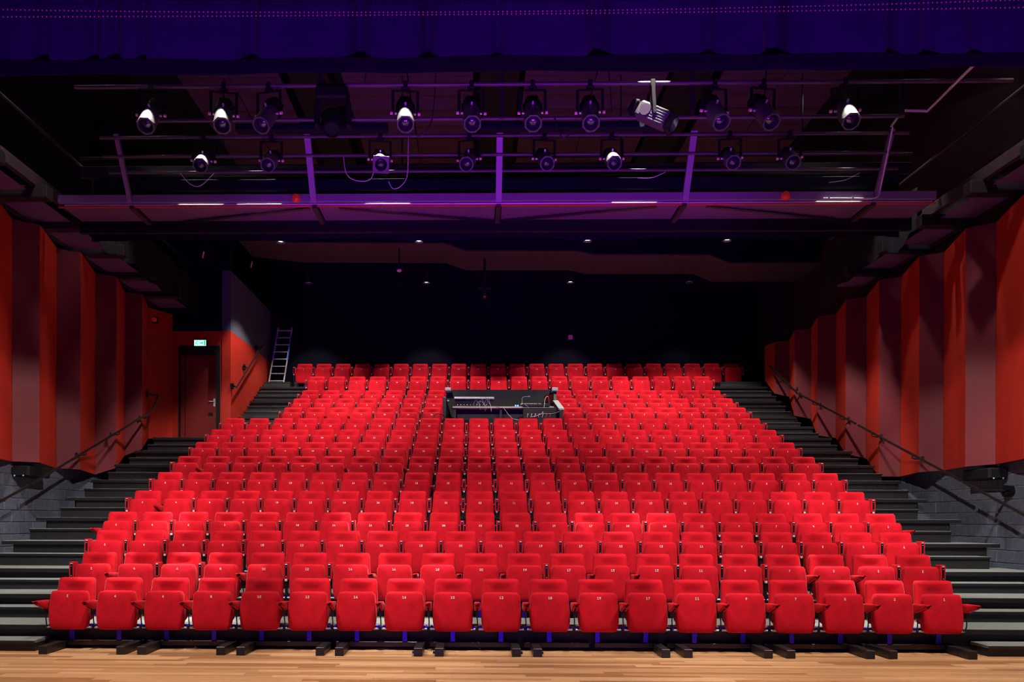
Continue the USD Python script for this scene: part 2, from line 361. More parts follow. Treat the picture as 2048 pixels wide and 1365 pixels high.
for i in range(len(prof) - 1):
    (xa, za), (xb, zb) = prof[i], prof[i + 1]
    V = [(x, y, z + dz) for x, z in ((xa + .002, za), (xb - .002, zb)) for y in (18.4, 19.8) for dz in (0, .03)]
    part(tr, 'soffit_board', trimesh.convex.convex_hull(np.array(V)), M['soffit'])
    V = [(x, y, z) for x, z in ((xa, za + .031), (xb, zb + .031), (xa, 9.4), (xb, 9.4)) for y in (18.42, 19.78)]
    part(tr, 'bulkhead_box', trimesh.convex.convex_hull(np.array(V)), M['navy'])

# door
d1 = W('door_1', base=(-6.3, 18.06, 3.19), kind='structure')
part(d1, 'door_leaf', cbx(-6.66, -5.93, 18.10, 18.15, 3.19, 5.2, .004), M['door'])
part(d1, 'side_panel', cbx(-6.765, -6.675, 18.10, 18.15, 3.19, 5.2, .004), M['door'])
part(d1, 'door_frame', [bx(-6.79, -6.765, 18.03, 18.16, 3.19, 5.24), bx(-5.925, -5.84, 18.03, 18.16, 3.19, 5.4), bx(-6.79, -5.925, 18.03, 18.16, 5.21, 5.4)], M['black'])
hd = part(d1, 'door_handle', [cyl((-5.985, 18.10, 4.13), (-5.985, 18.05, 4.13), .012), cyl((-5.985, 18.055, 4.13), (-6.10, 18.055, 4.13), .010)], M['alu'], smooth=40)
part(hd, 'handle_plate', cbx(-6.01, -5.965, 18.092, 18.10, 4.02, 4.2, .003), M['alu'])
part(d1, 'kick_rail', cbx(-6.12, -6.02, 18.085, 18.10, 3.8, 3.88, .004), M['black'])

# ================================================================== SEATING PLATFORM
PITCH, X0 = .52, -5.128
tp = T('seating_platform', 'black telescopic seating platform with grey lino steps carrying all the red seats', 'seating platform', kind='structure')
def left_edge(k): return -5.58 if k >= 11 else -6.88
def right_edge(k): return 7.45 if k < 7 else 7.48
seatL = {1: -4.75, 2: -5.0, 3: -5.25}; seatR = {1: 5.55, 2: 5.8, 3: 6.05}
for k in range(1, 15):
    z, y0, y1 = Dz(k), Dy(k), Dy(k + 1) if k < 14 else YB - .01
    xl, xr = left_edge(k), right_edge(k)
    zf = Dz(k - 1) if k > 1 else 0.0
    yb = y1 + .02 if k < 14 else y1
    part(tp, 'deck', cbx(xl, xr, y0, yb, z - .05, z, .004), M['tread'])
    part(tp, 'deck_nosing', bx(xl, xr, y0 - .012, y0 - .0005, z - .054, z - .003), M['blacksteel'])
    part(tp, 'riser', bx(xl + (.16 if k < 7 else .01), xr - (.16 if k < 7 else .01), y0 + .03, y0 + .05, zf + .002, z - .051), M['riser'])
    if 3 < k < 7:
        for xs in (xl + .06, xl + .2): part(tp, 'deck_post', cyl((xs, y0 + .22, zf - .25), (xs, y0 + .22, z - .051), .018), M['blacksteel'], smooth=40)
        for xs in (xr - .06, xr - .2): part(tp, 'deck_post', cyl((xs, y0 + .22, zf - .25), (xs, y0 + .22, z - .051), .018), M['blacksteel'], smooth=40)
part(tp, 'deck', cbx(-6.9, -5.62, Dy(11) + .02, 18.02, Dz(10) - .05, Dz(10), .004), M['tread'])
# aisle steps between the decks
for k in range(1, 15):
    n = 1 if k <= 12 else 2
    zf = Dz(k - 1) if k > 1 else 0.0
    r = k       # the row in front of deck k
    il = X0 + PITCH * ({1: 1.5, 2: 1.0, 3: .5}.get(r, 2 if 11 <= r <= 14 else (1 if r == 15 else 0))) - .36
    ir = X0 + PITCH * ({1: 19.5, 2: 20.0, 3: 20.5}.get(r, 21)) + .36
    for j in range(1, n + 1):
        z = zf + (Dz(k) - zf) * j / (n + 1); ya = Dy(k) - (.30 if n == 1 else .6 - .3 * (j - 1)) - (0 if k > 1 else .02); yb = Dy(k) - .013
        for (a, b) in ((left_edge(k) + (.06 if k < 7 else .012) if k < 11 else -5.57, il), (ir, right_edge(k) - (.32 if k < 7 else .012))):
            if b - a < .3: continue
            part(tp, 'step_tread', cbx(a, b, ya, yb, z - .03, z, .003), M['tread']); part(tp, 'step_nosing', bx(a, b, ya - .01, ya - .0005, z - .034, z - .004), M['blacksteel'])
            zb = .012 if k == 1 else zf + .002
            part(tp, 'step_riser', bx(a + .005, b - .005, ya + .012, yb, zb, z - .031), M['riser'])
for j, (ya, z) in enumerate(((20.72, 5.041),)):
    part(tp, 'step_tread', cbx(-5.57, -4.86, ya, YB - .01, z - .03, z, .003), M['riser']); part(tp, 'step_riser', bx(-5.565, -4.865, ya + .012, YB - .02, 4.875, z - .031), M['riser'])
    part(tp, 'step_tread', cbx(6.35, 7.42, ya, YB - .01, z - .03, z, .003), M['riser']); part(tp, 'step_riser', bx(6.355, 7.415, ya + .012, YB - .02, 4.875, z - .031), M['riser'])
# front carriage: beam, backing plate and roller feet on the stage floor
xs = [-4.75, -3.62, -2.58, -1.55, -.52, .50, 1.27, 2.05, 3.10, 4.14, 5.2]
for a, b in zip(xs[:-1], xs[1:]):
    part(tp, 'front_beam', cbx(a + .03, b - .03, 8.64, 8.70, .045, .10, .004), M['beam'])
    part(tp, 'front_plate', bx(a + .01, b - .01, 8.80, 8.815, .055, .205), M['beam'])
FEET = [-4.52, -3.70, -3.48, -2.65, -2.44, -1.61, -1.41, -.59, -.37, .43, .65, 1.97, 2.20, 3.02, 3.25, 4.06, 4.29, 5.10]
for x in FEET:
    ft = part(tp, 'roller_foot', cbx(x - .045, x + .045, 8.22, 8.80, .013, .10, .004), M['blacksteel'])
    part(ft, 'foot_wheel', cyl((x + (.05 if x > .4 else -.05), 8.42, .03), (x + (.075 if x > .4 else -.075), 8.42, .03), .017, 12), M['blackpl'], smooth=40)
part(tp, 'paper_tag', bx(-4.17, -4.10, 8.793, 8.799, .13, .2), M['pink'], label='pale pink paper tag')

# ================================================================== SEATS
def seat_poly(pts, r): return Polygon(pts).buffer(-r).buffer(r, quad_segs=5)
LEAN = .035
CU = seat_poly([(-.197, .213), (.197, .213), (.218, .33), (.216, .42), (.196, .635), (-.196, .635), (-.218, .42), (-.216, .33)], .04)
cush = rings(CU, [(.12, -.012), (.06, -.008), (.022, .000), (.008, .006), (0, .02), (0, .075), (.01, .09), (.04, .098)], n=44, disp=lambda V: (V[:, 2] - .58) * LEAN)
BK = seat_poly([(-.2, .30), (.2, .30), (.222, .43), (.200, .768), (-.200, .768), (-.222, .43)], .03)
def back_disp(V):
    d = (V[:, 2] - .30) * .165
    front = np.clip((.045 - V[:, 1]) / .04, 0, 1)
    d += front * .013 * np.exp(-(V[:, 0] / .10) ** 4) * np.where(V[:, 2] > .65, np.exp(-((V[:, 2] - .65) / .045) ** 2), 1.0)
    return d
bk = rings(BK, [(.185, .006), (.165, .006), (.145, .005), (.125, .005), (.105, .004), (.085, .003), (.065, .002), (.045, .001), (.03, .000), (.012, .006), (0, .02), (0, .045), (.012, .056), (.05, .06)], n=64, center=(0, .533), disp=back_disp)
bk.apply_translation((0, .108, 0))
pins = lambda s: cyl((s * .19, .035, .235), (s * .245, .035, .235), .011, 10)
ped = cbx(-.028, .028, .085, .115, 0, .30, .004)
ped_front = cbx(-.028, .028, .085, .115, .0885, .30, .004)
brack = [cbx(s * .235 - .012, s * .235 + .012, .06, .15, .235, .262, .003) for s in (-1, 1)] + [cbx(-.235, .235, .118, .15, .236, .26, .003)]
HALF = PITCH / 2
def arm_down(x):
    pad = prism_x([(-.205, .512), (-.195, .548), (-.10, .536), (.10, .53), (.14, .50), (.12, .45), (.02, .43), (-.12, .485)], x - .034, x + .034, .015)
    core = cbx(x - .014, x + .014, -.19, .06, .452, .515, .004)
    core = prism_x([(-.186, .511), (-.12, .4835), (.02, .427), (.02, .445), (-.12, .50), (-.18, .52)], x - .009, x + .009)
    sup = [cbx(x - .016, x + .016, .0, .06, .37, .45, .004)]
    rod = tube(smoothpath([(x, .03, .38), (x + .004, .035, .30), (x + .004, .06, .235), (x + .03, .11, .222), (x + .05, .13, .222)], 5), .0065, 8)
    return pad, core, sup, rod
def arm_up(x):
    pad = cbx(x - .033, x + .033, .030, .135, .452, .655, .008)
    core = cbx(x - .014, x + .014, .026, .04, .478, .628, .002)
    sup = [cbx(x - .014, x + .014, .03, .11, .26, .455, .004)]
    return pad, core, sup, [('arm_cap', cbx(x - .014, x + .014, .022, .05, .628, .640, .003)), ('arm_hinge', cbx(x - .015, x + .015, .015, .055, .43, .458, .005))] + [('arm_screw', cyl((x, .028, z), (x, .0235, z), .005, 8)) for z in (.49, .605)]
def build_chair(num, la, ra, loc, label, group):
    t = T('theatre_seat', label, 'seat', loc, group=group)
    s = part(t, 'seat', cush, M['velvet'], smooth=50)
    tm = meshkit.text_mesh(str(num), .0265, .0012, True)
    V = tm.vertices; cx = (tm.bounds[0][0] + tm.bounds[1][0]) / 2
    x_, z_ = V[:, 0] - cx, V[:, 1] + .568
    tm.vertices = np.stack([x_, -.0135 - V[:, 2] + (z_ - .58) * LEAN + .003, z_], 1)
    if tm.volume < 0: tm.invert()
    part(s, 'seat_number', tm, M['number'], label=f'white printed number {num}')
    for sd in (-1, 1): part(s, 'pivot_bolt', pins(sd), M['steel'], smooth=40)
    part(t, 'backrest', bk, M['velvet'], smooth=50)
    part(t, 'pedestal', ped if loc[1] > 9 else ped_front, M['blueleg'])
    part(t, 'mounting_bracket', brack, M['blueleg'])
    for sd, st in ((-1, la), (1, ra)):
        if st is None: continue
        x = sd * HALF
        pad, core, sup, ex = arm_down(x) if st == 'd' else arm_up(x)
        a = part(t, 'armrest', pad, M['velvet'], smooth=50)
        part(a, 'arm_core', core, M['glossblack'])
        part(t, 'arm_support', sup, M['blackpl'])
        if st == 'd': part(t, 'arm_rod', ex, M['blackpl'], smooth=40)
        else:
            for nm, m_ in ex: part(a, nm, m_, M['pale'])
    return t
E_ = lambda n: list(range(2, n + 1, 2)); O_ = lambda n: list(range(n, 0, -2))
NUM = {1: [2, 4, 6, 8, 10, 12, 14, 16, 15, 13, 18, 19, 17, 11, 9, 7, 5, 3, 1], 2: E_(20) + O_(19), 3: E_(20) + O_(21)}
for r in range(4, 11): NUM[r] = E_(22) + O_(21)
NUM[11] = NUM[12] = E_(14) + O_(15); NUM[13] = NUM[14] = E_(20) + O_(19); NUM[15] = E_(22) + O_(23)
NTH = ['first', 'second', 'third', 'fourth', 'fifth', 'sixth', 'seventh', 'eighth', 'ninth', 'tenth', 'eleventh', 'twelfth', 'thirteenth', 'fourteenth', 'fifteenth', 'sixteenth', 'seventeenth', 'eighteenth', 'nineteenth', 'twentieth', 'twenty-first', 'twenty-second', 'twenty-third']
ORD = ['', 'front', 'second', 'third', 'fourth', 'fifth', 'sixth', 'seventh', 'eighth', 'ninth', 'tenth', 'eleventh', 'twelfth', 'thirteenth', 'fourteenth', 'back']
DOWN = {1: set(range(20)), 2: {1, 4, 7, 8, 9, 10, 12, 13, 17, 18}, 4: {0, 22}, 5: {1}, 6: {9}, 7: {1, 6, 8}, 11: {2, 3}}
protos = {}
for r in range(1, 16):
    nums = NUM[r]; n = len(nums); nz = .5814 - .5814
    zf = (Dz(r - 1) if r > 1 else 0.012); y = 8.5616 + DEP * (r - 1) + (.03 if r >= 13 else 0)
    for j, num in enumerate(nums):
        if r == 1: x = X0 + PITCH * 1.5 + j * .5238 - .083
        else:
            idx = j + {2: 1.0, 3: .5}.get(r, 2 if 13 <= r <= 14 else (1 if r == 15 else 0))
            if r in (11, 12): idx = j + 2 if j < 7 else j + 7
            x = X0 + PITCH * idx
        dn = DOWN.get(r, set())
        la = 'd' if j in dn else 'u'
        last = j == n - 1 or (r in (11, 12) and j == 6)
        ra = ('d' if (j + 1) in dn else 'u') if last else None
        nb = 'aisle' if j in (0, n - 1) else ''
        where = {1: 'in the front row', 15: 'in the back row'}.get(r, f'in the {ORD[r]} row from the stage')
        label = f'red tip-up seat numbered {num}, {NTH[j]} from the left {where}'
        group = f'red tip-up seats {where}'
        key = (num, la, ra, r == 1)
        if key not in protos: protos[key] = build_chair(num, la, ra, (x, y, zf), label, group)
        else: copy_of(protos[key], (x, y, zf), 0, label, group)

# ================================================================== CONTROL BOOTH
cb = W('control_booth', 'black open control booth with grey caps set among the middle seats', 'booth', base=(.6, 17.7, Dz(10)))
part(cb, 'back_panel', cbx(-.68, 1.86, 18.50, 18.54, Dz(10) + .01, 4.47, .004), M['console'])
sp = part(cb, 'side_panel', cbx(-.70, -.63, 17.05, 18.5, Dz(10) + .005, 4.08, .004), M['blacksteel'])
part(cb, 'side_panel', prism_x([(16.95, 3.2), (18.5, 3.2), (18.5, 4.44), (18.3, 4.44), (18.25, 4.15), (16.95, 3.78)], 1.79, 1.86), M['blacksteel'])
part(cb, 'corner_cap', cbx(-.70, -.56, 18.2, 18.5, 4.40, 4.47, .006), M['greycap']); part(cb, 'corner_cap', cbx(1.74, 1.88, 18.15, 18.5, 4.39, 4.465, .006), M['greycap'])
part(cb, 'corner_cap', cbx(-.71, -.59, 17.75, 17.95, 4.085, 4.115, .006), M['greycap'])
part(cb, 'sloping_cap', trimesh.convex.convex_hull(np.array([(x, y, z + d) for x in (1.77, 1.89) for y, z in ((16.94, 3.785), (18.24, 4.155)) for d in (0, .03)])), M['greycap'])
cbx_ = [(-.63, -.56), (1.73, 1.79)]
tb = W('control_desk', 'long pale-edged table inside the control booth', 'table', base=(.6, 17.6, Dz(10)))
part(tb, 'tabletop', cbx(-.50, 1.70, 17.25, 17.95, 3.865, 3.9, .004), M['tabletop'])
part(tb, 'modesty_panel', cbx(-.46, 1.66, 17.42, 17.44, 3.62, 3.86, .003), M['console'])
for xx in (-.45, .55, 1.62):
    for yy in (17.32, 17.88): part(tb, 'leg', bx(xx - .025, xx + .025, yy - .025, yy + .025, Dz(10) + .001, 3.864), M['blacksteel'])
part(tb, 'cross_bar', bx(-.42, 1.6, 17.86, 17.89, 3.35, 3.4), M['blacksteel'])
lc = W('lighting_console', 'wide dark lighting console with silver top bar at the left of the booth desk', 'lighting console', base=(0, 17.5, 3.9))
part(lc, 'body', prism_x([(17.28, 3.902), (17.9, 3.902), (17.9, 3.99), (17.28, 3.935)], -.47, .41), M['console'])
part(lc, 'screen_hood', prism_x([(17.82, 3.99), (17.9, 3.99), (17.86, 4.14), (17.79, 4.13)], -.46, .40), M['console'])
part(lc, 'top_bar', cbx(-.475, .415, 17.72, 17.86, 4.135, 4.185, .008), M['silver'])
for i in range(10): part(lc, 'fader', cbx(-.40 + .07 * i, -.385 + .07 * i, 17.36, 17.40, 3.945, 3.962, .002), M['steel'] if i % 3 else M['blueled'])
mx = W('mixing_desk', 'black sound mixing desk with white cables at the right of the booth desk', 'mixing desk', base=(1.35, 17.5, 3.9))
part(mx, 'body', prism_x([(17.22, 3.902), (17.85, 3.902), (17.85, 4.02), (17.22, 3.95)], 1.02, 1.60), M['console'])
part(mx, 'rear_edge', cbx(1.01, 1.61, 17.80, 17.86, 4.01, 4.045, .005), M['silver'])
for i in range(12):
    x = 1.06 + .045 * i; part(mx, 'fader', cbx(x, x + .012, 17.34, 17.37, 3.963, 3.985, .002), M['steel'])
for i in range(10): part(mx, 'knob', cyl((1.07 + .05 * i, 17.6, 3.99), (1.07 + .05 * i, 17.6, 4.012), .009, 8), M['pale'] if i % 2 else M['blackpl'])
rk = W('equipment_rack', 'dark rack of plug strips under the mixing desk', 'rack', base=(1.35, 17.3, 3.4))
part(rk, 'case', cbx(1.02, 1.72, 17.0, 17.22, Dz(10) + .002, 3.84, .006), M['console'])
for i in range(7):
    x = 1.12 + i * .08; part(rk, 'plug', [cyl((x, 17.0, 3.70), (x, 16.985, 3.70), .012, 8), bar((x, 16.99, 3.70), (x - .02, 16.985, 3.63), .008, .008)], M['alarm'] if i > 4 else M['pink'])
lp = W('laptop', 'open dark red laptop standing at the right end of the mixing desk', 'laptop', base=(1.62, 17.75, 4.03))
part(lp, 'screen', trimesh.convex.convex_hull(np.array([(x, y, z) for (x, y) in ((1.54, 17.88), (1.80 - .08, 17.70)) for y, z in ((y, 4.04), (y + .03, 4.24)) for y in (y, y + .012)])), M['laptop'])
part(lp, 'keyboard_base', trimesh.convex.convex_hull(np.array([(x, y, z) for (x, y) in ((1.54, 17.88), (1.72, 17.70), (1.62, 17.62), (1.46, 17.78)) for z in (4.046, 4.06)])), M['console'])
solo('gooseneck_lamp', tube(smoothpath([(1.045, 17.83, 4.045), (1.045, 17.83, 4.16), (1.08, 17.83, 4.20), (1.16, 17.82, 4.205), (1.22, 17.81, 4.205)], 5), [.006] * 16 + [.008, .011, .011, .011, .011], 8), M['steel'], 'bent gooseneck desk lamp rising from the rear of the mixing desk', 'lamp', smooth=40)
ph = W('intercom', 'small desk intercom with two blue lights between the two desks', 'intercom', base=(.9, 17.45, 3.9))
part(ph, 'body', cbx(.80, .98, 17.38, 17.5, 3.901, 3.935, .005), M['console'])
for x in (.86, .91): part(ph, 'light', cbx(x, x + .03, 17.37, 17.38, 3.912, 3.955, .003), M['blueled'])
ords = ['first', 'second', 'third', 'fourth', 'fifth', 'sixth', 'seventh', 'eighth', 'ninth', 'tenth', 'eleventh', 'twelfth']
def wire(name, pts, r, m, label, cat='cable', group=None): return solo(name, tube(smoothpath(pts, 6), r, 6), m, label, cat, group, smooth=40)
wire('power_cable', [(.45, 17.24, 3.90), (.6, 17.2, 3.86), (.72, 17.15, 3.70), (.85, 17.1, 3.60), (1.15, 17.05, 3.58)], .0045, M['cable'], 'white cable drooping from the booth table edge towards the mixing desk')
wire('signal_cable', [(1.62, 17.5, 4.0), (1.58, 17.3, 4.12), (1.50, 17.15, 4.05), (1.44, 17.0, 3.75), (1.30, 16.96, 3.66), (1.18, 16.96, 3.64)], .0055, M['cable'], 'thick white cable arching off the mixing desk in front of the rack')
wire('audio_cable', [(1.05, 17.2, 3.96), (1.2, 17.05, 3.80), (1.45, 17.0, 3.72), (1.7, 16.98, 3.72), (1.84, 16.93, 3.79)], .004, M['cable'], 'thin white cable slung across the rack to the sloping grey cap')
for i, (x, dx, s) in enumerate(((-.05, .14, .05), (.08, .12, .09), (.18, .15, .06), (.25, .08, .10), (.02, .2, .03))):
    wire('lead', [(x, 17.3, 3.95), (x + dx * .4, 17.26, 3.99 + s), (x + dx * .8, 17.23, 3.96), (x + dx, 17.22, 3.905), (x + dx * 1.1, 17.2, 3.86 - s * .8)], .0026, M['cable'], f'{ords[i]} of five thin pale leads tangled over the lighting console', group='tangled console leads')
wire('floor_cable', [(-.93, 16.86, Dz(10) + .35), (-.86, 16.9, Dz(10) + .5), (-.76, 16.9, Dz(10) + .51), (-.60, 17.0, Dz(10) + .42), (-.52, 17.0, Dz(10) + .2)], .010, M['darkcable'], 'black cable looping over the left side of the booth')

# ================================================================== RAILS, LADDER, SIGN
def handrail(name, label, segs, brackets, wallx, mat_):
    b = segs[0][0]; t = W(name, label, 'handrail', base=b)
    for s in segs: part(t, 'rail', tube(s, .021, 12), mat_, smooth=40)
    for (x, y, z) in brackets:
        wx = wallx(y)
        part(t, 'bracket', [tube(smoothpath([(x, y, z - .015), (x, y, z - .06), ((x + wx) / 2, y, z - .08), (wx, y, z - .08)], 4), .010, 8), cbx(min(wx, wx - .02 * np.sign(wx)), max(wx, wx - .02 * np.sign(wx)), y - .035, y + .035, z - .12, z - .03, .006)], M['blackpl'], smooth=40)
    return t
RX = 7.35
hr = handrail('handrail', 'long black handrail climbing the right wall beside the folded red panels', [[(RX, 19.97, 5.31), (RX, 18.33, 4.38)], [(RX, 18.31, 4.36), (RX, 15.5, 3.32)], [(RX, 15.38, 3.27), (RX, 12.17, 2.05)], [(RX, 12.09, 2.02), (RX, 10.2, 1.30)]],
   [(RX, 19.79, 5.21), (RX, 18.7, 4.59), (RX, 17.45, 4.04), (RX, 16.15, 3.56), (RX, 14.86, 3.07), (RX, 13.5, 2.555)], lambda y: 7.53, M['rail'])
hl = handrail('handrail', 'black handrail climbing the left wall and hooking back at its top end', [[(-6.8, 9.9, 1.20), (-6.8, 11.98, 1.94)], [(-6.8, 12.06, 1.97), (-6.8, 15.55, 3.31)], [(-6.8, 15.62, 3.34), (-6.8, 16.57, 3.70), (-6.8, 16.9, 4.09)]],
   [(-6.8, 13.75, 2.62), (-6.8, 15.05, 3.12), (-6.8, 16.35, 3.61)], lambda y: -6.98, M['rail'])
part(hl, 'end_arm', tube([(-6.8, 16.9, 4.09), (-6.98, 16.75, 4.09)], .02, 12), M['rail'], smooth=40)
part(hl, 'end_plate', cyl((-6.99, 16.75, 4.09), (-6.965, 16.75, 4.09), .07, 16), M['blackpl'], smooth=40)
for (t, x, wx, y, z) in ((hr, RX, 7.92, 11.75, 1.9), (hl, -6.8, -7.32, 11.35, 1.72)):
    s = np.sign(x)
    a = part(t, 'wall_arm', tube([(x, y, z - .02), (wx - s * .02, y + .12, z - .02)], .022, 10), M['blackpl'], smooth=40)
    part(a, 'rosette', [cyl((wx - s * .07, y + .12, z - .02), (wx, y + .12, z - .02), .085, 14)] + [cyl((wx - s * .12, y + .12 + .05 * math.cos(w), z - .02 + .06 * math.sin(w)), (wx - s * .06, y + .12 + .05 * math.cos(w), z - .02 + .06 * math.sin(w)), .028, 10) for w in (.5, 1.6, 2.7, 3.8, 4.9, 6.0)], M['glossblack'], smooth=40)
hs = W('handrail', 'short black handrail on three brackets on the red stair wall near the ladder', 'handrail', base=(-5.5, 18.2, 4.4))
part(hs, 'rail', tube([(-5.47, 18.05, 4.44), (-5.47, 20.2, 5.86)], .02, 12), M['chrome'], smooth=40)
for y, z in ((18.12, 4.485), (19.05, 5.10), (20.1, 5.79)):
    part(hs, 'bracket', [cyl((-5.6, y - .03, z + .0), (-5.575, y - .03, z + .0), .075, 14), cyl((-5.59, y - .03, z + .04), (-5.54, y - .03, z + .04), .03, 10), cyl((-5.59, y - .03, z - .04), (-5.54, y - .03, z - .04), .03, 10), cyl((-5.58, y, z), (-5.47, y, z - .005), .016, 10)], M['glossblack'], smooth=40)
ld = W('ladder', 'blue and silver aluminium ladder leaning against the navy back wall', 'ladder', base=(-5.1, 21.2, 5.05))
lb = lambda t, s: np.array((-5.33 + s * (.20 - .01 * t) + .13 * t - .11 * 0, 21.12 + .46 * t, 5.045 + 1.62 * t))
for s in (-1, 1):
    part(ld, 'stile', bar(lb(0, s), lb(1, s), .025, .06), M['alu'])
    part(ld, 'stile_edge', bar(lb(.42, s * 1.06), lb(.86, s * 1.06), .022, .066), usdkit.material(stage, '/World/Looks/blue_stile_paint', {'p': ('principled_bsdf', {'base_color': (.03, .10, .55), 'roughness': .4})}, [], surface='p.bsdf'), label='blue painted stretch of the stile')
for k in range(8):
    t = .06 + k * .127; part(ld, 'rung', bar(lb(t, -1), lb(t, 1), .03, .026), M['alu'])
ex = W('exit_sign', 'small glowing green and white exit sign above the red door', 'exit sign', base=(-6.26, 17.95, 5.37))
part(ex, 'housing', cbx(-6.405, -6.115, 17.93, 18.05, 5.365, 5.515, .006), M['blackpl'])
fc = part(ex, 'lit_face', bx(-6.395, -6.125, 17.922, 17.93, 5.375, 5.505), M['signglow'])
man = [cyl((-6.335, 17.918, 5.482), (-6.335, 17.922, 5.482), .010, 10), bar((-6.335, 17.919, 5.468), (-6.345, 17.919, 5.432), .004, .016), bar((-6.345, 17.919, 5.435), (-6.322, 17.919, 5.418), .004, .009), bar((-6.322, 17.919, 5.42), (-6.326, 17.919, 5.39), .004, .009), bar((-6.347, 17.919, 5.435), (-6.368, 17.919, 5.40), .004, .009), bar((-6.337, 17.919, 5.462), (-6.308, 17.919, 5.45), .004, .007), bar((-6.337, 17.919, 5.462), (-6.36, 17.919, 5.445), .004, .007)]
part(ex, 'running_figure', man, M['signgreen'])
part(ex, 'arrow', [bar((-6.27, 17.919, 5.44), (-6.20, 17.919, 5.44), .004, .016), bar((-6.215, 17.919, 5.462), (-6.193, 17.919, 5.44), .004, .012), bar((-6.215, 17.919, 5.418), (-6.193, 17.919, 5.44), .004, .012)], M['signgreen'])
part(ex, 'door_symbol', [bx(-6.165, -6.14, 17.917, 17.922, 5.385, 5.495)], M['signgreen'])

# ================================================================== STAGE BORDER CURTAIN
def curtain(x0, x1, y, z0f, z1, folds_, amp=.03, nx=420, thick=.004, zs=(0, 1)):
    xs = np.linspace(x0, x1, nx); V, Fc = [], []
    nz = 10
    def yy(x): return y + amp * folds_(x)
    for side in (0, 1):
        for i in range(nz + 1):
            t = i / nz
            for x in xs:
                zz = z0f(x) + (z1(x) if callable(z1) else z1) * 0 + t * ((z1(x) if callable(z1) else z1) - z0f(x))
                V.append((x, yy(x) + side * thick, zz))
    n = nx; off = (nz + 1) * nx
    for i in range(nz):
        for k in range(nx - 1):
            a, b, c, d = i * n + k, i * n + k + 1, (i + 1) * n + k + 1, (i + 1) * n + k
            Fc += [(a, b, c), (a, c, d), (off + a, off + c, off + b), (off + a, off + d, off + c)]
    for k in range(nx - 1):
        Fc += [(k, off + k + 1, k + 1), (k, off + k, off + k + 1)]
    return trimesh.Trimesh(np.array(V), np.array(Fc), process=False)
_r7 = random.Random(11)
bumps = [(x + _r7.uniform(-.05, .05), _r7.uniform(.02, .045), _r7.uniform(1.2, 2.6)) for x in (-2.5, -2.2, -2.05, -1.95, -1.25, -.62, -.3, -.22, .15, .68, .72, 1.3, 1.62, 1.7, 2.35, 2.55, 2.75, -3, 3.1, 3.4)]
def fold_fn(x): return .35 * math.sin(x * 1.9) + .12 * math.sin(x * 13 + 1) + .06 * math.sin(x * 41) + sum(a * math.exp(-((x - c) / w) ** 2) for c, w, a in bumps)
hemz = lambda x: 3.968 + .006 * math.sin(x * 2.1 + .5) + .004 * math.sin(x * 5)
hemt = lambda x: 4.052 + .008 * math.sin(x * 1.7) + .005 * math.sin(x * 6.3 + 1)
bc = W('border_curtain', 'wide blue-lit navy stage border curtain hanging across the top', 'curtain', base=(.3, 4.5, 4.0))
part(bc, 'cloth', curtain(-6.8, 7.4, 4.5, hemt, 8.2, fold_fn, .035, 900), M['curtain'], smooth=True)
part(bc, 'hem', curtain(-6.8, 7.4, 4.495, hemz, lambda x: hemt(x) + .002, lambda x: .35 * math.sin(x * 1.9) + .10 * math.sin(x * 13 + 1), .030, 500), M['hem'], smooth=True)
for q, (dz, sag, lab) in enumerate(((.0, .035, 'upper string of magenta beads sagging in front of the border curtain'), (-.014, .012, 'lower string of magenta beads running in front of the border curtain'))):
    g = W('bead_string', lab, 'bead string', base=(0, 4.36, 4.22))
    zf_ = lambda x: 4.222 + dz + sag * ((x - .1) / 2.7) ** 2 * (1 if q == 0 else .8)
    part(g, 'cord', tube([(x, 4.36, zf_(x)) for x in np.linspace(-3.6, 4.0, 60)], .0012, 5), M['darkcable'])
    bs = []
    for x in np.arange(-3.55, 3.95, .0243):
        b = trimesh.creation.icosphere(subdivisions=0, radius=.0042); b.apply_translation((x, 4.36, zf_(x))); bs.append(b)
    part(g, 'bead', trimesh.util.concatenate(bs), M['bead'], kind='stuff')
wire('steel_wire', [(-1.2, 4.2, 4.27), (-.2, 4.2, 4.235), (.5, 4.2, 4.225), (1.0, 4.2, 4.232)], .002, M['bead'], 'thin lit wire stretched along the very top of the border curtain', 'wire')

# ================================================================== LIGHTING BRIDGE
br = W('lighting_bridge', 'purple-lit steel lighting bridge crossing the hall above the seats', 'lighting bridge', base=(.35, 12.2, 6.2))
POSTX = [-5.26, -2.46, .34, 3.14, 5.97]
ends = [-6.4] + POSTX + [6.9]
for a, b in zip(ends[:-1], ends[1:]):
    part(br, 'front_beam', cbx(a + .03, b - .03, 11.97, 12.03, 6.245, 6.365, .006), M['gantry'])
    part(br, 'toe_board', bx(a + .03, b - .03, 12.075, 12.085, 6.225, 6.30), M['blacksteel'])
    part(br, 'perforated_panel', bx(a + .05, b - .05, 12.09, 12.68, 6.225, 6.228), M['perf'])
part(br, 'front_lip', bx(-6.4, 6.9, 12.04, 12.085, 6.205, 6.222), usdkit.material(stage, '/World/Looks/red_lip_paint', {'p': ('principled_bsdf', {'base_color': (.5, .05, .05), 'roughness': .5})}, [], surface='p.bsdf'))
part(br, 'lower_pipe', tube([(-6.3, 12.055, 6.236), (6.85, 12.055, 6.236)], .014, 8), M['pale'], smooth=40)
part(br, 'rear_beam', cbx(-6.4, 6.9, 12.70, 12.78, 6.05, 6.30, .006), M['black'])
for i, x in enumerate(POSTX):
    w = .05 if 0 < i < 4 else .03
    part(br, 'post', bar((x, 12.0, 6.24), (x, 11.5, 7.06), .09 if 0 < i < 4 else .06, .06), M['gantry'])
    part(br, 'cross_beam', bx(x - .035, x + .035, 12.03, 12.70, 6.17, 6.222), M['soffit'])
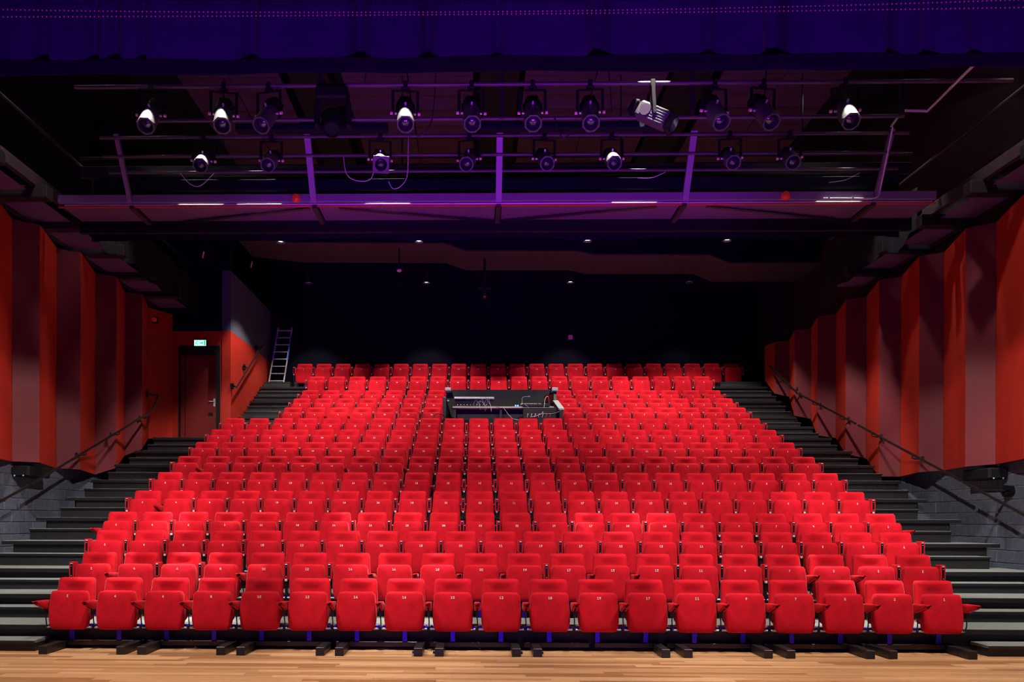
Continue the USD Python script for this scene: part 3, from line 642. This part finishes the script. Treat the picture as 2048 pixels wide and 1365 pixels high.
for (xa, ya, xb, yb) in ((-4.7, 12.66, -2.55, 12.12), (-2.1, 12.14, .26, 12.66), (.42, 12.66, 2.75, 12.12), (3.5, 12.12, 5.7, 12.66)):
    part(br, 'brace', bar((xa, ya, 6.20), (xb, yb, 6.20), .06, .012), M['blacksteel'])
for (y, z, r) in ((11.5, 7.0, .024), (11.62, 6.78, .022), (11.8, 6.62, .022)):
    part(br, 'rail_pipe', tube([(-5.5, y, z), (6.2, y, z)], r, 10), M['pipe'], smooth=40)
part(br, 'socket_channel', cbx(-5.2, 5.9, 11.95, 12.03, 6.42, 6.58, .006), M['navy'])
part(br, 'far_handrail', tube([(-6.4, 12.7, 7.25), (6.9, 12.7, 7.25)], .024, 10), M['blacksteel'], smooth=40)
part(br, 'far_rail_channel', cbx(-6.4, 6.9, 12.71, 12.77, 6.95, 7.13, .004), M['blacksteel'])
# drape behind the bridge
def wavy(x, a=1.0): return .5 * math.sin(x * 7) + .3 * math.sin(x * 17 + 1) + .15 * math.sin(x * 39)
solo('bridge_drape', curtain(-6.3, 6.8, 12.9, lambda x: 6.0 + .02 * math.sin(x * 2.3) + .012 * math.sin(x * 7), 7.2, wavy, .03, 400), M['drape'], 'black masking drape hanging along the rear of the lighting bridge', 'drape', smooth=True)
# pipe bars in front of the bridge
pb = W('lighting_bar', 'twin-pipe lighting bar carrying the front row of spotlights', 'lighting bar', base=(.3, 9.6, 6.3))
part(pb, 'pipe', tube([(-4.9, 9.6, 6.70), (6.4, 9.6, 6.70)], .025, 10), M['pipe'], smooth=40)
part(pb, 'pipe', tube([(-4.2, 9.75, 6.36), (5.2, 9.75, 6.36)], .022, 10), M['pipe'], smooth=40)
for x in (-4.1, -1.9, .31, 2.6, 5.1): part(pb, 'hanger', bar((x, 9.62, 6.3), (x, 9.62, 9.39), .05, .04), M['blacksteel'])
for (a, b) in ((-3.0, -1.1), (.05, 2.3)): part(pb, 'cable_tray', cbx(a, b, 9.82, 9.95, 6.28, 6.36, .006), M['navy'])
# side gantries
def gantry(label, xa, xb, inner, sgn):
    g = W('side_gantry', label, 'gantry', base=((xa + xb) / 2, 14, 6.2))
    ys = [9.0, 10.25, 11.45, 12.7, 13.98, 15.3, 16.6, 17.9] if sgn < 0 else [9.0, 10.25, 11.45, 12.7, 13.9, 15.2, 16.4]
    for i in range(len(ys) - 1):
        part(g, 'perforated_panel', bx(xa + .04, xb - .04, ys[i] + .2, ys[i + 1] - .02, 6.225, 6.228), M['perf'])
        part(g, 'cross_beam', cbx(xa - .25, xb + .25, ys[i], ys[i] + .18, 6.12, 6.30, .006), M['blacksteel'])
    part(g, 'edge_beam', cbx(inner - .04, inner + .04, 8.0, ys[-1], 6.30, 6.48, .006), M['plum'])
    o = xa if sgn < 0 else xb
    part(g, 'edge_beam', cbx(o - .05, o + .05, 8.0, ys[-1], 6.16, 6.42, .006), M['blacksteel'])
    part(g, 'guard_rail', tube([(inner, 8.0, 7.2), (inner, ys[-1], 7.2)], .024, 10), M['blacksteel'], smooth=40)
    return g
gantry('left side gantry with purple-lit perforated floor panels under the ceiling', -7.2, -6.5, -6.46, -1)
gantry('right side gantry with purple-lit perforated floor panels under the ceiling', 7.3, 7.92, 7.26, 1)
def side_drape(label, x, ya, yb, z0):
    m = curtain(ya, yb, x, z0, 6.85, wavy, .04, 260); V = m.vertices; m.vertices = np.stack([V[:, 1], V[:, 0], V[:, 2]], 1); m.invert()
    return solo('side_drape', m, M['drape'], label, 'drape', smooth=True)
side_drape('dark drape with ragged hem hanging beside the left gantry', -6.36, 13.0, 18.0, lambda y: 6.12 + .06 * math.sin(y * 3.1) + .05 * math.sin(y * 7.3))
side_drape('dark drape with ragged hem hanging beside the right gantry', 7.14, 13.0, 16.6, lambda y: 6.1 + .06 * math.sin(y * 3.1) + .05 * math.sin(y * 7.3))
for (x, z, lab) in ((-1.9, 8.35, 'left'), (.35, 8.35, 'middle'), (2.75, 8.35, 'right')):
    g = W('acoustic_board', f'{lab} one of three small brown acoustic boards above the front downlights', 'acoustic board', base=(x, 17.27, z), group='small acoustic boards')
    part(g, 'board', cbx(x - .42, x + .42, 17.0, 17.55, z, z + .04, .006), M['soffit'])
    for q in (-.3, .3): part(g, 'hanger', cyl((x + q, 17.3, z + .04), (x + q, 17.3, 9.4), .008, 6), M['blackpl'])

# ================================================================== SPOTLIGHTS
def Rx(m, a, pivot):
    m.apply_transform(trimesh.transformations.rotation_matrix(a, (1, 0, 0), pivot)); return m
def make_spot(name, tilt, label, loc, rot, group, square=False):
    """profile spotlight hung from a pipe at the origin, aimed to -y and down by tilt degrees"""
    t = T(name, label, 'spotlight', loc, rot, group)
    part(t, 'clamp', [cbx(-.025, .025, -.04, .04, -.06, .035, .008), cyl((-.05, 0, -.045), (.05, 0, -.045), .012, 10)], M['spotdark'], smooth=30)
    yk = [bar((-.15, 0, -.075), (.15, 0, -.075), .035, .008), bar((-.15, 0, -.072), (-.15, 0, -.36), .035, .008), bar((.15, 0, -.072), (.15, 0, -.36), .035, .008)]
    part(t, 'yoke', yk, M['spotdark'])
    piv = (0, 0, -.35); a = math.radians(90 - tilt)     # body built along -z then swung to the front
    def body(m):
        m.apply_translation((0, 0, -.35)); return Rx(m, -a, piv)
    prof = [(.0, .26), (.07, .258), (.098, .235), (.105, .20), (.105, .03), (.085, .02), (.085, -.03), (.1, -.035), (.1, -.27), (.093, -.285), (.088, -.285), (.088, -.20), (.0, -.20)]
    rear = lathe([(0, .30), (.06, .298), (.10, .26), (.108, .20), (.108, .06), (.095, .05)], 18)
    bd = part(t, 'lamp_house', body(rear), M['spotdark'], smooth=35)
    for k in range(6):
        w = k * math.pi / 3; part(bd, 'cooling_fin', body(cbx(.105 * math.cos(w) - .012, .105 * math.cos(w) + .012, .105 * math.sin(w) - .012, .105 * math.sin(w) + .012, .08, .24, .004)), M['spotdark'])
    part(t, 'barrel', body(lathe([(.09, .06), (.094, .05), (.094, -.02), (.104, -.03), (.104, -.25), (.099, -.268), (.086, -.268), (.084, -.20)], 20)), M['spot'], smooth=35)
    fr = Polygon([(.118 * math.cos(w), .118 * math.sin(w)) for w in np.arange(8) * math.pi / 4 + math.pi / 8]).buffer(-.008) if not square else sbox(-.115, -.115, .115, .115)
    ring = trimesh.creation.extrude_polygon(fr.difference(Polygon([(.085 * math.cos(w), .085 * math.sin(w)) for w in np.linspace(0, 2 * math.pi, 24, endpoint=False)])), .018, engine='earcut'); ring.apply_translation((0, 0, -.292))
    part(t, 'colour_frame', body(ring), M['frame'])
    lens = lathe([(.0, -.262), (.03, -.258), (.06, -.245), (.08, -.222), (.084, -.21)], 24); lens.invert()
    part(t, 'lens', body(lens), M['lens'], smooth=True)
    for s in (-1, 1): part(t, 'tilt_knob', [cyl((s * .15, 0, -.35), (s * .182, 0, -.35), .018, 10)], M['pink'], smooth=40)
    for hm in (cbx(-.012, .012, -.135, -.09, .0, .02, .003), cbx(-.13, -.09, -.012, .012, -.01, .01, .003), cbx(.09, .13, -.012, .012, -.01, .01, .003)): part(t, 'gate_handle', body(hm), M['steel'])
    return t
def moving_head(label, loc):
    t = T('moving_head_light', label, 'moving light', loc)
    part(t, 'base', cbx(-.19, .19, -.12, .12, -.20, -.05, .02), M['spotdark'])
    part(t, 'clamp', [cbx(-.13, -.08, -.04, .04, -.06, .035, .006), cbx(.08, .13, -.04, .04, -.06, .035, .006)], M['spotdark'])
    part(t, 'yoke', [cbx(-.22, -.16, -.06, .06, -.52, -.2, .02), cbx(.16, .22, -.06, .06, -.52, -.2, .02)], M['spotdark'])
    h = lathe([(0, .17), (.10, .16), (.14, .08), (.14, -.05), (.10, -.17), (.085, -.18), (.08, -.15), (0, -.15)], 20); h.apply_translation((0, 0, -.45))
    part(t, 'head', Rx(h, -.6, (0, 0, -.45)), M['spotdark'], smooth=35)
    return t
def led_fixture(label, loc):
    """finned LED wash light turned to the right and down"""
    t = T('finned_led_light', label, 'spotlight', loc)
    part(t, 'clamp', cbx(-.03, .03, -.04, .04, -.08, .035, .008), M['spotdark'])
    part(t, 'yoke', [bar((-.02, -.13, -.085), (-.02, .13, -.085), .04, .01), bar((-.02, .13, -.085), (.0, .13, -.42), .04, .01), bar((-.02, -.13, -.085), (.0, -.13, -.42), .04, .01)], M['spotdark'])
    R = trimesh.transformations.rotation_matrix(math.radians(-25), (0, 0, 1)) @ trimesh.transformations.rotation_matrix(math.radians(33), (0, 1, 0)); R[:3, 3] = (.02, 0, -.40)
    def b(m): m.apply_transform(R); return m
    bd = part(t, 'body', b(cbx(-.22, .20, -.10, .10, -.10, .10, .03)), M['spot'])
    for k in range(6):
        z = -.075 + .03 * k; part(bd, 'side_fin', b(cbx(-.02, .19, -.112, -.10, z - .008, z + .008, .003)), M['spot'])
    part(bd, 'top_groove', b(cbx(-.15, .19, -.005, .005, .098, .102, .001)), M['spotdark'])
    part(bd, 'side_disc', b(trimesh.util.concatenate([cyl((-.10, -.10, 0), (-.10, -.115, 0), .07, 18)])), M['frame'], smooth=40)
    part(t, 'snoot', b(cbx(.20, .28, -.11, .11, -.11, .11, .02)), M['spotdark'])
    part(t, 'lens', b(cyl((.28, 0, 0), (.285, 0, 0), .085, 20)), M['lens'], smooth=40)
    part(t, 'rear_cap', b(cbx(-.33, -.22, -.09, .09, -.09, .09, .03)), M['spotdark'])
    return t
ords = ['first', 'second', 'third', 'fourth', 'fifth', 'sixth', 'seventh', 'eighth', 'ninth', 'tenth', 'eleventh', 'twelfth']
s0 = None
for i, (x, rot) in enumerate(((-3.96, 4), (-3.07, 12), (-2.52, -14), (-1.74, 0), (-.86, 6), (-.06, 4), (.68, -2), (1.37, -4), (2.12, 0), (2.86, 10), (3.44, 12), (4.42, -4))):
    lab = f'{ords[i]} spotlight from the left on the front lighting bar'; loc = (x, 9.6, 6.70)
    if i == 3: moving_head('black moving head light on the front bar, fourth from left', loc); continue
    if i == 8: led_fixture('brightly lit finned light on the front bar turned to the right', (x, 9.6, 6.70)); continue
    if s0 is None: s0 = make_spot('profile_spotlight', 50, lab, loc, rot, 'spotlights on the front lighting bar')
    else: copy_of(s0, loc, rot, lab)
s1 = None
for i, (x, rot) in enumerate(((-3.96, 8), (-2.97, 2), (-1.39, 10), (-.1, -10), (.98, 6), (1.95, 0), (3.64, -6), (4.49, -10))):
    lab = f'{ords[i]} spotlight from the left on the lighting bridge railing'; loc = (x, 11.46, 6.985)
    if i == 2: make_spot('profile_spotlight', 36, 'third spotlight from the left on the bridge railing, square colour frame', loc, rot, 'spotlights on the bridge railing', True); continue
    if s1 is None: s1 = make_spot('profile_spotlight', 36, lab, loc, rot, 'spotlights on the bridge railing')
    else: copy_of(s1, loc, rot, lab)
# cables in the rig
RIG = [([(-.98, 11.5, 6.985), (-.98, 11.42, 6.86), (-.98, 11.4, 6.6), (-1.0, 11.4, 6.35), (-1.1, 11.4, 6.22), (-1.2, 11.4, 6.2), (-1.26, 11.4, 6.3)], 'white cable loop hanging right of the square-framed spotlight'),
       ([(-1.95, 11.63, 6.76), (-1.9, 11.6, 6.5), (-1.75, 11.6, 6.40), (-1.55, 11.6, 6.42), (-1.48, 11.6, 6.62)], 'white cable sagging left of the square-framed spotlight'),
       ([(-4.35, 11.6, 6.52), (-4.2, 11.6, 6.36), (-4.05, 11.6, 6.34), (-3.85, 11.6, 6.52)], 'pale cable sagging under the leftmost bridge spotlight'),
       ([(2.35, 11.6, 6.42), (2.55, 11.6, 6.42), (2.75, 11.6, 6.50)], 'pale cable end poking out right of the sixth bridge spotlight'),
       ([(5.15, 11.7, 6.38), (5.4, 11.7, 6.42), (5.6, 11.7, 6.52)], 'pale cable curving up towards the right end post of the bridge')]
for pts, lab in RIG: wire('hanging_cable', pts, .006, M['cable'], lab)
for i, pts in enumerate(([(-1.35, 9.7, 8.9), (-1.3, 9.7, 7.5), (-1.38, 9.7, 6.7)], [(-.65, 9.7, 8.9), (-.5, 9.7, 7.6), (-.52, 9.7, 6.5), (-.6, 9.7, 6.2), (-.72, 9.7, 6.12)], [(1.75, 9.7, 8.8), (1.6, 9.7, 7.4), (1.65, 9.7, 6.4)], [(.95, 9.7, 6.35), (1.05, 9.7, 6.1), (1.2, 9.7, 6.2)], [(3.7, 9.7, 8.8), (3.55, 9.7, 7.4), (3.5, 9.7, 6.6)])):
    wire('black_rig_cable', pts, .008, M['darkcable'], f'{ords[i]} thin black cable from the left behind the front spotlights')
cn = W('white_conduit', 'bright white conduit pipe stepping down from the ceiling to the right bridge post', 'pipe', base=(5.6, 11, 6.2))
part(cn, 'upper_pipe', tube([(5.3, 8.5, 6.3), (5.9, 10.5, 6.80), (5.58, 10.5, 6.81), (5.9, 11.4, 7.05)], .016, 10), M['alu'], smooth=30)
part(cn, 'down_pipe', tube(smoothpath([(5.93, 11.42, 7.05), (5.99, 11.86, 6.4), (5.97, 11.9, 6.27), (5.88, 11.92, 6.235), (5.5, 11.92, 6.235), (5.17, 11.92, 6.235)], 4), .012, 10), M['alu'], smooth=40)
for x in (5.25, 5.6): part(cn, 'pipe_clip', cbx(x - .012, x + .012, 11.90, 11.96, 6.215, 6.262, .003), M['steel'])
for (x, lab) in ((-2.72, 'left red alarm sounder on the front beam of the bridge'), (4.62, 'right red alarm sounder on the front beam of the bridge')):
    a = W('alarm_sounder', lab, 'alarm', base=(x, 11.93, 6.22))
    dome = lathe([(.0, .0), (.03, .004), (.055, .02), (.068, .05), (.068, .075), (.05, .08)], 20); dome.apply_transform(trimesh.transformations.rotation_matrix(-math.pi / 2, (1, 0, 0))); dome.apply_translation((x, 11.88, 6.285))
    part(a, 'dome', dome, M['alarm'], smooth=40)
    part(a, 'base_ring', cyl((x, 11.945, 6.285), (x, 11.968, 6.285), .06, 18), M['blackpl'], smooth=40)
aw = W('wall_beacon', 'small red beacon on the left wall just below the gantry', 'beacon', base=(-7.0, 17.3, 5.75))
part(aw, 'red_lens', cbx(-7.09, -6.99, 17.2, 17.3, 5.76, 5.84, .02), M['alarm']); part(aw, 'base', cbx(-7.11, -6.97, 17.3, 17.33, 5.73, 5.87, .006), M['blackpl'])

# small things on the rear wall and ceiling
wbx = W('wall_thermostat', 'small pink square box on the middle of the back wall', 'wall box', base=(2.57, 21.58, 6.35))
part(wbx, 'cover', cbx(2.51, 2.63, 21.57, YB - .001, 6.34, 6.46, .006), M['pink']); part(wbx, 'button', cyl((2.545, 21.57, 6.43), (2.545, 21.562, 6.43), .012, 10), M['number'])
def pendant(label, x, y, ztop, z, m, r):
    t = W('smoke_detector', label, 'detector', base=(x, y, z)); part(t, 'stem', cyl((x, y, z + .06), (x, y, ztop), .02, 10), M['blackpl'], smooth=40)
    h = lathe([(0, 0), (r * .6, .005), (r, .03), (r, .05), (r * .5, .075), (0, .08)], 18); h.apply_translation((x, y, z)); part(t, 'head', h, m, smooth=40)
pendant('pink smoke detector hanging from the bulkhead left of centre', -1.81, 18.7, 7.84, 7.28, M['pink'], .06)
mp = W('ceiling_camera', 'dark drop-pole camera hanging below the middle of the bulkhead', 'camera', base=(.21, 18.9, 6.72))
part(mp, 'pole', cyl((.21, 18.9, 6.95), (.21, 18.9, 7.66), .03, 12), M['blackpl'], smooth=40); part(mp, 'cross_plate', cbx(.05, .37, 18.85, 18.95, 6.93, 6.95, .003), M['blackpl'])
part(mp, 'lens_head', cbx(.16, .26, 18.83, 18.95, 6.70, 6.93, .02), M['blackpl']); part(mp, 'indicator', cbx(.18, .24, 18.825, 18.83, 6.72, 6.75, .002), M['alarm'])
for (x, y, z, lab) in ((-5.21, 18.3, 7.34, 'small pink tag hanging above the stair wall'), (-5.89, 17.0, 7.13, 'small pink tag hanging left of the navy column')):
    g = W('hanging_tag', lab, 'tag', base=(x, y, z))
    part(g, 'tag_face', bar((x, y, z - .07), (x + .03, y, z + .07), .005, .07), M['pink']); part(g, 'tag_string', cyl((x + .03, y, z + .07), (x + .05, y, 9.4), .004, 6), M['darkcable'])
for (x, y, z, s, lab) in ((7.76, 12.25, 2.06, 1, 'black loudspeaker box under the folded panels on the right wall'), (-7.17, 12.7, 2.1, -1, 'black loudspeaker box under the folded panels on the left wall')):
    g = W('loudspeaker', lab, 'loudspeaker', base=(x, y, z))
    part(g, 'cabinet', cbx(x - .14, x + .14, y - .32, y + .32, z, z + .17, .02), M['black'])
    part(g, 'grille', cbx(x - .12, x + .12, y - .335, y - .32, z + .015, z + .155, .004), M['blackpl'])
    for q in (-.08, .06): part(g, 'screw', cyl((x + q, y - .335, z + .012), (x + q, y - .345, z + .012), .012, 8), M['alu'])
    part(g, 'wall_bracket', cbx(min(x + s * .14, x + s * .17), max(x + s * .14, x + s * .17), y - .1, y + .1, z + .03, z + .14, .005), M['blacksteel'])
solo('door_stop', cbx(-4.84, -4.72, 21.0, 21.1, 4.872, 5.08, .03), M['blackpl'], 'small black box on the floor beside the first back row seat', 'box')

# ================================================================== DOWNLIGHTS
COLX = (-4.32, -1.26, 2.45, 5.5); cols = ('leftmost', 'second', 'third', 'rightmost')
def downlight(x, y, z, ztop, label, group, lit=True):
    t = W('downlight', label, 'downlight', base=(x, y, z), group=group)
    can = lathe([(.0, .26), (.085, .26), (.09, .25), (.09, .0), (.078, .0), (.066, .05), (.0, .05)], 20); can.apply_translation((x, y, z))
    part(t, 'can', can, M['blackpl'], smooth=35)
    g = lathe([(.0, .03), (.060, .03)], 20); g.invert(); g.apply_translation((x, y, z)); part(t, 'lamp', g, M['lampglow'] if lit else M['lampoff'])
    rg = lathe([(.078, .0), (.095, -.004), (.098, .006), (.09, .01)], 20); rg.apply_translation((x, y, z)); part(t, 'trim_ring', rg, M['gantry'], smooth=40)
    part(t, 'stem', cyl((x, y, z + .26), (x, y, ztop), .012, 8), M['blackpl'])
    return t
for c, x in enumerate(COLX):
    t = downlight(x, 17.5, 7.57, 9.4, f'{cols[c]} glowing downlight of the front four under the ceiling', 'front four ceiling downlights')
    spot_light(t, (0, 0, -.02), (0, .42, -1), 220, 38, .3)
    t = downlight(x - .02, 20.5, 7.56, 9.4, f'{cols[c]} can downlight of the rear four before the back wall', 'rear four ceiling downlights', c in (1, 2))
    spot_light(t, (0, 0, -.02), (0, .06, -1), 60 if c < 3 else 22, 36, .35)
# house floodlights off the top of the frame in front of the rig, and an added, unseen row behind the bridge drape
for y, z, tgt, pw, cone, lab in ((6.2, 8.6, (.40, -1), 1.05, 32, 'row nearest the stage'), (13.5, 6.42, (.60, -1), .34, 41, 'added row behind the bridge drape')):
    for c, x in enumerate(COLX):
        t = downlight(x, y, z, 9.4, f'{cols[c]} house floodlight of the {lab}', f'house floodlights, {lab}')
        spot_light(t, (0, 0, -.02), (0, tgt[0], tgt[1]), HOUSE * pw * (1.12, .88, .82, 1.1)[c], cone, .35)
# wall washers high beside the side gantries
for sgn, x in ((-1, -5.5), (1, 6.2)):
    for y, nm in ((8.8, 'front'), (10.4, 'middle'), (13.1, 'rear')):
        t = downlight(x, y, 8.9, 9.4, f'{nm} wall washer high above the {"left" if sgn < 0 else "right"} gantry', 'wall washers above the gantries')
        spot_light(t, (0, 0, -.02), (sgn * .62, .2, -2.0), WASH, 24, .5, .28 if sgn < 0 else .08)
# violet LED floods on the stage floor, aimed up at the rig, the gantries and the ceiling
for i, x in enumerate((-1.9, .4, 2.7)):
    t = W('floor_flood', f'{ords[i]} violet LED flood from the left on the stage floor', 'stage light', base=(x, 2.6, .012), group='violet floor floods')
    part(t, 'housing', cbx(x - .16, x + .16, 2.45, 2.62, .013, .22, .02), M['blackpl']); part(t, 'lens_plate', bar((x, 2.60, .24), (x, 2.52, .30), .26, .01), M['lens'])
    spot_light(t, (0, .06, .33), (-.1 * (x - .4), 1.0, .96), 340, 23, .7, .10, (0.34, 0.01, 1.0))
# two added, unseen side floods that brighten the block walls under the panels
for sgn, x, tx, nm in ((-1, -1.6, -7.3, 'left'), (1, 2.2, 7.9, 'right')):
    t = downlight(x, 7.0, 5.8, 9.4, f'added side floodlight above the front of the seats aimed at the {nm} wall', 'added side floodlights')
    spot_light(t, (0, 0, -.02), (tx - x, 5.6, -4.9), 420, 19, .4)
# curtain floods on the stage floor between the camera and the border
for i, x in enumerate((-2.2, .4, 3.0)):
    t = W('curtain_flood', f'{ords[i]} violet flood from the left below the border curtain', 'stage light', base=(x, .8, .012), group='violet curtain floods')
    part(t, 'housing', cbx(x - .16, x + .16, .65, .82, .013, .22, .02), M['blackpl'])
    spot_light(t, (0, .04, .3), (0, 1.0, 1.12), 150, 38, .7, .10, (0.40, 0.004, 1.0))
for i, x in enumerate((-4.2, -3.3, -1.35, 2.4, 5.45)):
    t = downlight(x, 12.06, 8.9, 9.4, f'{ords[i]} pin light from the left above the lighting bridge', 'pin lights above the bridge')
    spot_light(t, (0, 0, -.02), (0, 0, -1), 650, 7.5, .2, .02)
# narrow work lights that strike single spotlights of the rig
for i, (x, y) in enumerate(((-3.98, 9.25), (-3.15, 9.27), (-.86, 9.25), (2.14, 8.7), (4.42, 9.25), (-3.98, 11.16), (-1.40, 11.16), (1.95, 11.16))):
    t = downlight(x, y, 8.9, 9.4, f'{ords[i]} narrow work light above the spotlights', 'narrow work lights above the rig')
    spot_light(t, (0, 0, -.02), (0, .93 if i == 3 else 0.0, -2.55), WORK * (.6 if i == 3 else 1), 5.0, .25, .02)
